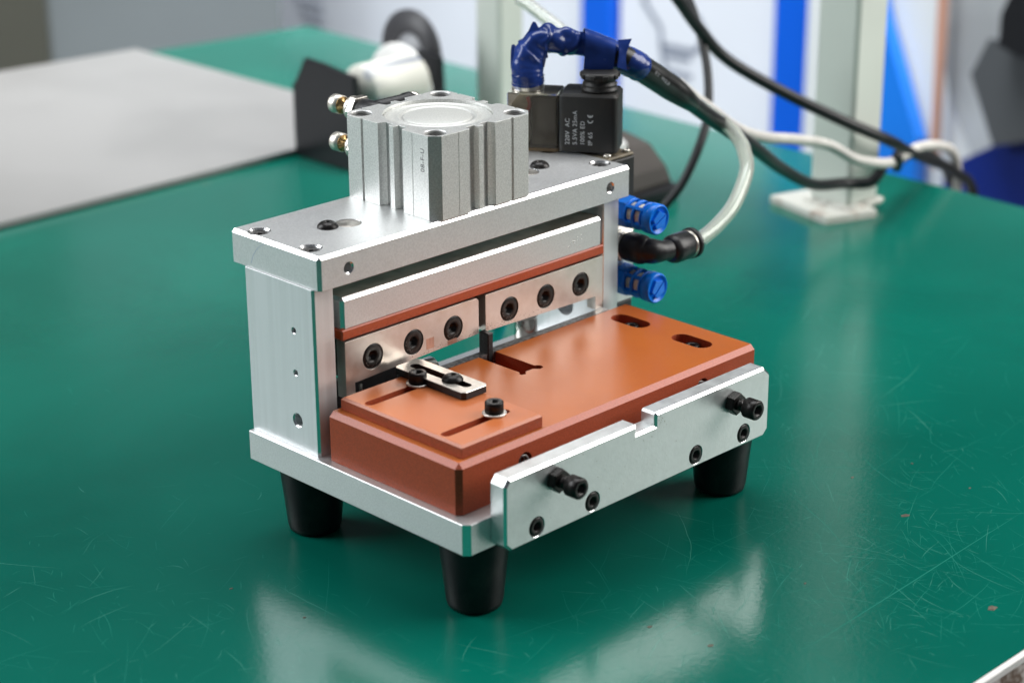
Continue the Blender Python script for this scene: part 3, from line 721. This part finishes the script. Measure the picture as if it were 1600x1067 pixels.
# valve: pilot block, aluminium body, silencers, elbow, coil
vb = thing('dummy', 'x', 'x', (0, 0, 0)); bpy.data.objects.remove(vb)
valve = obj('valve_body', box(178.6, 196.5, 95.5, 122.5, 60, 107.2, .4), [ALU, CHAM], press)
b = box(178.6, 196.4, 95.7, 122.5, 107.3, 126.6, .6, 0); obj('pilot_block', b, DUST, valve)
b = box(178.8, 196.2, 96, 122.3, 126.7, 128.2, .5, 0)
obj('pilot_cover', b, TAN, valve)
obj('end_cap', box(178.8, 196.3, 95.9, 122.4, 47.5, 59.9, .6, 0), PBK, valve)
for x, y in ((193.8, 98.6), (181.4, 98.6)): piece('pscrew', 'cover_screw', sock(1.7, 1.2, .8, .8, .3), NICK, (x, y, 128.2), 'z', valve)
def silencer(z, spin):
    Y = 95.3; X = 187.5; L0 = 22.5
    b = bmesh.new()
    R = [[b.verts.new(orient((r*math.cos(PI*i/3+.2), r*math.sin(PI*i/3+.2), h), '-y', (X, Y, z))) for i in range(6)] for r, h in ((6.6, 0), (7.1, .5), (7.1, 6.0), (6.6, 6.6))]
    for A, B in zip(R, R[1:]):
        for i in range(6): b.faces.new((A[i], A[(i+1) % 6], B[(i+1) % 6], B[i]))
    b.faces.new(R[0]); b.faces.new(R[-1]); bmesh.ops.recalc_face_normals(b, faces=b.faces[:])
    for h0, h1 in ((6.6, 7.5), (11.0, 12.2), (15.8, 16.6)):
        lathe([(5.0, h0), (6.5, h0), (6.7, h0+.2), (6.7, h1-.2), (6.5, h1), (5.0, h1), (5.0, h0)], 40, '-y', (X, Y, z), bm=b, caps=False)
    for k in range(5):
        a = 2*PI*k/5+2.05; q = bmesh.new(); q = box(-.7, .7, 4.9, 6.45, 6.7, 17.6)
        rm = Matrix.Rotation(a, 3, 'Z')
        for v in q.verts: v.co = orient(tuple(rm @ v.co), '-y', (X, Y, z))
        bmesh.ops.recalc_face_normals(q, faces=q.faces[:]); join(b, q)
    s = obj('silencer', b, BLUE, valve, smooth=.5)
    obj('sintered_element', lathe([(5.0, 6.6), (5.0, 17.3)], 32, '-y', (X, Y, z)), CREAM, s, smooth=.6)
    e = lathe([(5.2, 17.3), (6.6, 17.3), (6.9, 17.6), (6.9, 21.5), (6.4, 22.2), (6.0, 22.3), (5.8, 21.7), (0, 21.7)], 44, '-y', (X, Y, z), caps=False)
    lathe([(0, 17.4), (5.2, 17.3)], 44, '-y', (X, Y, z), bm=e, caps=False)
    obj('end_cap', e, BLUE, s, smooth=.5)
    n = 5; pg = [(4.6*math.cos(2*PI*i/n+spin), 4.6*math.sin(2*PI*i/n+spin)) for i in range(n)]
    g = bmesh.new()
    for sgn in (1, -1):
        half = []
        ca, sa = math.cos(spin), math.sin(spin)
        # clip the pentagon to one side of the screwdriver slot
        poly = [Vector(p) for p in pg]; d = Vector((-sa, ca))*sgn; out = []
        for i in range(n):
            A = poly[i]; B = poly[(i+1) % n]; da = A.dot(d)-.35; db = B.dot(d)-.35
            if da >= 0: out.append(A)
            if da*db < 0: out.append(A+(B-A)*(da/(da-db)))
        lo = [g.verts.new(orient((p.x, p.y, 21.6), '-y', (X, Y, z))) for p in out]; hi = [g.verts.new(orient((p.x*.95, p.y*.95, 22.9), '-y', (X, Y, z))) for p in out]
        m_ = len(out)
        for i in range(m_): g.faces.new((lo[i], lo[(i+1) % m_], hi[(i+1) % m_], hi[i]))
        g.faces.new(hi)
    bmesh.ops.recalc_face_normals(g, faces=g.faces[:]); obj('wrench_boss', g, BLUE, s)
silencer(103.6, .45); silencer(72.0, .75)
# elbow: nickel hex, black body, release ring
b = bmesh.new()
R = [[b.verts.new(orient((r*math.cos(PI*i/3), r*math.sin(PI*i/3), h), '-y', (187.5, 95.4, 87.8))) for i in range(6)] for r, h in ((7.2, 0), (7.6, .4), (7.6, 3.4), (7, 3.9))]
for A, B in zip(R, R[1:]):
    for i in range(6): b.faces.new((A[i], A[(i+1) % 6], B[(i+1) % 6], B[i]))
b.faces.new(R[0]); b.faces.new(R[-1]); bmesh.ops.recalc_face_normals(b, faces=b.faces[:])
nk = obj('fitting_hex', b, NICK, valve)
pth = smooth_path([(187.5, 82.5, 87.8), (189.5, 79.2, 87.5), (193.2, 77.2, 87.1), (197.5, 76.4, 86.8), (204, 76.2, 86.4)], 6)
eb = obj('elbow_fitting', tube(pth, lambda t: 5.6 if t < .3 else 5.6-1.0*min(1, (t-.3)/.3), 28), PBK, valve, smooth=.9)
obj('elbow_barrel', lathe([(6.2, 0), (6.6, .5), (6.6, 8.2), (6.1, 10.2), (4.9, 11.9), (3, 12.9), (0, 13.3)], 36, '-y', (187.5, 91.2, 87.8)), PBK, eb, smooth=.9)
obj('elbow_socket', lathe([(4.6, -5), (5.6, -4.2), (6.4, -2.6), (6.5, -2), (6.5, 6.6), (6.2, 7)], 32, 'x', (203, 76.2, 86.4)), PBK, eb, smooth=.6)
0 and obj('elbow_rib', tube(smooth_path([(182.4, 88, 84.3), (183.2, 80, 84), (188, 73.2, 83.6), (196, 70.6, 83.2), (204, 70.4, 83)], 4), .55, 8), PBK, eb, smooth=1)
obj('metal_collar', lathe([(5.4, 0), (6.4, .2), (6.4, 1.5), (5.4, 1.7)], 32, 'x', (210.1, 76.2, 86.4)), NICK, eb, smooth=.6)
obj('release_ring', lathe([(3.3, 0), (6.4, 0), (7.0, .4), (7.0, 2.2), (6.6, 2.6), (3.3, 2.6)], 36, 'x', (211.9, 76.2, 86.4), caps=False), PBK, eb, smooth=.6)

# solenoid coil turned on its stem
SX, SY = 187.5, 109.0; ce = Vector((.56, -.828, 0)).normalized(); cn = Vector((-.828, -.56, 0)).normalized()
def L2W(a, b_, z): return Vector((SX, SY, 0))+ce*a+cn*b_+Vector((0, 0, z))
def rbox(a0, a1, b0, b1, z0, z1, r, top=.8):
    pts = []
    for (ca, cb_, t0) in ((a1-r, b1-r, 0), (a0+r, b1-r, PI/2), (a0+r, b0+r, PI), (a1-r, b0+r, 1.5*PI)):
        for i in range(6): t = t0+PI/2*i/5; pts.append((ca+r*math.cos(t), cb_+r*math.sin(t)))
    bm = prism(pts, 'z', z1, z0, top, 0)
    for v in bm.verts: v.co = L2W(v.co.x, v.co.y, v.co.z)
    bmesh.ops.recalc_face_normals(bm, faces=bm.faces[:]); return bm
coil = obj('solenoid_coil', rbox(-16.8, 9.2, -10.5, 10, 129.6, 155.4, 2.6, 1.2), DUST, press, smooth=.5)
nx = L2W(0, 0, 0)
obj('coil_nut', lathe([(8.2, 0), (8.2, 1.2), (7.4, 1.8), (7.6, 2.6), (7.6, 3.4), (6.8, 3.7), (6.8, 5.0), (8.1, 5.3), (8.3, 5.9), (8.3, 7.6), (7.9, 8.3), (5.9, 8.5), (5.6, 8.3), (0, 8.3)], 40, 'z', (nx.x, nx.y, 155.45)), DUST, coil, smooth=.5)
b = bmesh.new()
for k in range(9):
    a = 2*PI*k/9; q = box(7.9, 8.9, -1.3, 1.3, 161.2, 163.3, .3, 0); rm = Matrix.Rotation(a, 3, 'Z')
    for v in q.verts: v.co = rm @ Vector((v.co.x, v.co.y, 0))+Vector((nx.x, nx.y, v.co.z))
    join(b, q)
obj('nut_lugs', b, DUST, coil)
obj('din_connector', rbox(-40, -17, -9, 8.4, 130.2, 154.6, 1.2, .6), SMOKE, press, smooth=.5)
din = bpy.data.objects['din_connector']
obj('terminal_block', rbox(-38.5, -30.5, -7.5, 6.6, 132, 149.5, .8, .4), mat('terminal_cream', (.40, .37, .28), .5), din)
obj('inner_block', rbox(-29.5, -17.4, -8, 7.2, 131.5, 152.6, .8, .4), mat('terminal_dark', (.05, .045, .035), .4), din)
obj('copper_wire', tube(smooth_path([L2W(-31, 6.9, 152.5), L2W(-30, 7.2, 149), L2W(-31.5, 7.4, 145)], 4), .8, 8), mat('red_wire', (.45, .05, .04), .4), din, smooth=2)
obj('gasket', rbox(-39.6, -16.9, -8.8, 8.2, 128.7, 130.1, 1.2, .2), mat('gasket_brown', (.16, .11, .06), .6), din)
dc = L2W(-32, 0, 0)
obj('gland_nut', lathe([(7.0, 0), (7.3, .4)]+[(7.3 if i % 2 else 6.9, .8+i*.75) for i in range(8)]+[(6.5, 7)], 36, 'z', (dc.x, dc.y, 154.7)), NICK, din, smooth=.5)
obj('gland_seal', box(dc.x-6.6, dc.x-3.2, dc.y-6.9, dc.y-3.9, 155, 160), PBK, din)
bpy.data.objects.remove(bpy.data.objects['gland_seal'])
# printed rating on the coil face
fy = 10.04
rows_t = [('220V  AC', -12.9), ('5.5VA 25mA', -9.6), ('100% ED', -6.2), ('IP 65', -2.75)]
for s, a in rows_t:
    p = L2W(a+1.15, fy, 132.8); text('printed_text', s, 2.75, p, (0, 0, 1), -ce, WHITE_INK, coil, .02, 1.08)
def arcstrip(c0, c1, r, t0, t1, bm, wd=.42):     # in (up, left) coordinates of the rotated print
    prev = None
    for i in range(13):
        t = t0+(t1-t0)*i/12
        cur = [bm.verts.new(L2W(c1-(rr)*math.sin(t), fy+.02, c0+rr*math.cos(t))) for rr in (r-wd/2, r+wd/2)]
        if prev: bm.faces.new((prev[0], prev[1], cur[1], cur[0]))
        prev = cur
b = bmesh.new(); zc = 144.0
arcstrip(zc, -2.6, 1.05, PI*.5, PI*1.5, b); arcstrip(zc+2.5, -2.6, 1.05, PI*.5, PI*1.5, b)
b.faces.new([b.verts.new(L2W(a, fy+.02, z)) for a, z in ((-2.8, zc+1.5), (-2.4, zc+1.5), (-2.4, zc+2.35), (-2.8, zc+2.35))])
obj('ce_mark', b, WHITE_INK, coil)

# ================================================================== cables and hoses
SC = thing('solenoid_cable', 'black cable wrapped in wrinkled blue tape leaving the solenoid connector', 'cable', (208, 110, T0))
pA = smooth_path([(208.7, 110.2, 164.1), (219.3, 110.0, 158.0), (235.4, 111.6, 148.7), (246.6, 111.7, 141.6), (278.1, 124.6, 125.5), (311.2, 135.2, 108.3), (356.3, 154.1, 86.5), (417.7, 182.8, 57.0), (466.9, 197.8, 34.5), (498.7, 199.4, 27.9), (512.4, 192.1, 26.8), (517.5, 188.8, 30), (524, 188, 37.5)], 6)
obj('cable_jacket', tube(pA, lambda t: 4.3-.9*min(1, t*1.4), 18), CABB, SC, smooth=2)
pS = smooth_path([(200.7, 114.5, 168.5), (208.7, 110.2, 164.1), (219.3, 110.0, 158.0), (235.4, 111.6, 148.7), (246.6, 111.7, 141.6), (262, 118, 133.6)], 6)
obj('heat_shrink', tube(pS, lambda t: 6.0 if t < .62 else 6.0-2.3*((t-.62)/.38)**1.3, 24), SHR, SC, smooth=2)
def wr(t, a, p):
    n = noise.noise(Vector((p.x*.16, p.y*.16, p.z*.16)))*1.3
    amp = .2+1.2*math.exp(-((t-.42)/.2)**2)
    fold = math.sin(a*1.5+t*38+3.5*noise.noise(p*.14))
    return amp*(n*1.0+(max(0, fold)**4)*.8)*(.35+.65*min(1, t*4))+.05*math.sin(t*150+a)
pT = smooth_path([(169.6, 135.5, 157.4), (169.2, 135.4, 160.5), (169.5, 135.8, 164.8), (171.8, 136, 170.0), (176.5, 133.8, 174.6), (183.4, 128.1, 175.0), (189.1, 123.0, 173.4), (194.3, 118.2, 171.8), (200.7, 114.5, 168.5), (209.6, 110.2, 163.4), (214.6, 110.1, 160.6)], 20)
obj('tape_wrap', tube(pT, lambda t: 7.3-.6*min(1, t/.3)-1.7*max(0, min(1, (t-.35)/.25))+1.5*max(0, min(1, (t-.68)/.2)), 60, disp=wr), TAPE, SC, smooth=1.2)
def ribbon(name, A, B, th=.35, sub=8):
    a = smooth_path(A, sub); c = smooth_path(B, sub); b = bmesh.new(); prev = None; n = len(a); m_ = 8
    G = []
    for i in range(n):
        G.append([a[i].lerp(c[i], k/m_) for k in range(m_+1)])
    def nrm(i, k):
        u = G[min(i+1, n-1)][k]-G[max(i-1, 0)][k]; v = G[i][min(k+1, m_)]-G[i][max(k-1, 0)]; return u.cross(v).normalized()
    F_ = [[b.verts.new(G[i][k]+nrm(i, k)*(th/2+.25*noise.noise(G[i][k]*.25))) for k in range(m_+1)] for i in range(n)]
    K_ = [[b.verts.new(G[i][k]+nrm(i, k)*(-th/2+.25*noise.noise(G[i][k]*.25))) for k in range(m_+1)] for i in range(n)]
    for i in range(n-1):
        for k in range(m_):
            b.faces.new((F_[i][k], F_[i][k+1], F_[i+1][k+1], F_[i+1][k])); b.faces.new((K_[i][k], K_[i+1][k], K_[i+1][k+1], K_[i][k+1]))
    for k in range(m_):
        for i in (0, n-1): b.faces.new((F_[i][k], F_[i][k+1], K_[i][k+1], K_[i][k]))
    for i in range(n-1):
        for k in (0, m_): b.faces.new((F_[i][k], F_[i+1][k], K_[i+1][k], K_[i][k]))
    bmesh.ops.recalc_face_normals(b, faces=b.faces[:])
    return obj(name, b, TAPE, SC, smooth=1.2)
# the wide loose flap: comes over the cable and hangs down in front of it
h = Vector((.708, -.706, 0)); vw = Vector((-.706, -.708, 0))
def fp(u, v, dpt): return Vector((194.5, 116.5, 171.5))+h*u+vw*dpt+Vector((0, 0, v))
ribbon('loose_flap', [fp(-6.5, 0, -7.0), fp(-6.8, 6.5, -4.0), fp(-6.2, 9.3, 1.5), fp(-6.0, 6, 6.6), fp(-6.4, -2, 7.2), fp(-7.2, -12.5, 6.8)],
       [fp(7.2, -5, -6.8), fp(7.6, 1.0, -4.5), fp(7.4, 3.9, 1.5), fp(7.2, 1.5, 6.6), fp(6.6, -5.5, 7.2), fp(5.6, -12.5, 6.8)])
ribbon('tape_peak', [fp(-37, -7, 5.5), fp(-35, 1, 4), fp(-31.5, 7, 2), fp(-28.9, 12.2, .5)], [fp(-24, -7, 6.5), fp(-23, -1, 6.8), fp(-24.5, 6, 4), fp(-27.6, 11.8, .5)], .4)
ribbon('tape_corner', [fp(-38.5, -8, 3), fp(-38.6, -3, 2), fp(-38.2, 2.0, 1)], [fp(-32, -7, 6), fp(-33, -2, 5), fp(-37, 2.1, 1)], .4)
ribbon('tape_tip', [fp(8.0, -7, 6), fp(8.8, -1, 4), fp(8.6, 3.6, 0)], [fp(12.5, -9, 5), fp(12.0, -2.6, 3.5), fp(14.6, 4.2, 0)], .4)
text('printed_text', 'RT  W2.0', 2.2, (216.5, 102.8, 158.6), (.60, -.40, -.62), (.5, -.2, .72), WHITE_INK, SC, .02)

hp = smooth_path([(209.5, 76.2, 86.4), (214.1, 76.0, 86.4), (226.3, 76.6, 88.1), (247.0, 81.9, 92.5), (262.4, 87.9, 98.6), (274.5, 94.5, 105.0), (284, 104, 109), (290.4, 111.5, 110.8), (299, 126.7, 114.5), (306.5, 150.3, 118.2), (308.5, 171.0, 121.1), (308.8, 190.7, 126.3), (309.0, 210.5, 131.7), (308.3, 237.1, 137.8), (309, 258, 146), (311, 281, 154)], 7)
o = obj('air_hose', tube(hp, 3.45, 24, inner=2.35), HOSE, smooth=2); tag(o, 'clear plastic air hose curving from the black elbow up behind the cable', 'air hose')
hb = smooth_path([(111, 149.5, 155.5), (125, 149.8, 154.9), (140, 153, 152), (152, 162, 144), (158, 176, 140), (166, 190, 122), (186, 200, 90), (212, 212, 50), (240, 226, T0+3.3), (300, 262, T0+3.3)], 6)
o = obj('blue_hose', tube(hb, 3.0, 16), mat('blue_tube', (.006, .09, .60), .25)); tag(o, 'blue air hose leaving the upper speed controller behind the cylinder', 'air hose')
def cable(name, P, r, m, label, cat='cable', seg=14):
    o = obj(name, tube(smooth_path(P, 6), r, seg), m, smooth=2); return tag(o, label, cat)
cable('black_cable', [(384.7, 250.4, 162.9), (401.0, 246.7, 144.7), (420.0, 248.2, 126.4), (442.2, 244.7, 104.9), (470.0, 225.5, 84.1), (500.1, 200.8, 64.6), (531.0, 190.9, 49.3), (565.4, 200.1, 34.1), (605.2, 212.0, 18.5), (651.1, 221.2, -0.9), (690.7, 229.3, -29.0), (708.2, 238.6, -110.2), (712, 240, -400)], 3.5, CABB, 'thick black cable sagging from top centre to the bench edge')
cable('branch_cable', [(531, 184, 42), (540.2, 190.3, 31.2), (560.2, 204, 27), (596.6, 218.2, 22.4), (639.1, 229.9, 9.7), (668.0, 234.1, -12.3), (683.6, 240.0, -50.5), (690.0, 244.9, -300.1)], 3.2, CABB, 'shorter black cable looping over the bench edge beside the white one')
cable('thin_cable', [(434.3, 274.3, 145.2), (431.8, 263.2, 134.2), (427.5, 251.4, 118.2), (420.7, 240.2, 99.0), (410.6, 231.5, 78.2), (397.5, 227.8, 61.1), (386.8, 229.5, 44.4), (378.3, 235.5, 31.5)], 2.6, CABB, 'thin black cable curving down behind the clear hose')
cable('white_cable', [(310.7, 168.5, 126.4), (325.7, 170.5, 116.4), (345.4, 175.0, 105.3), (374.9, 182.1, 88.7), (406.5, 189.3, 76.2), (449.9, 196.1, 64.6), (476.6, 194.4, 56.4), (492.9, 186.6, 46.0), (520.5, 184.8, 38.6), (553.9, 196.7, 33.6), (590.5, 206.9, 30.7), (637.2, 216.3, 17.7), (664.5, 226.6, -7.3), (680, 236.1, -59.0), (684, 240, -300)], 3.1, CABW, 'off-white cable waving past the steel post to the bench edge')
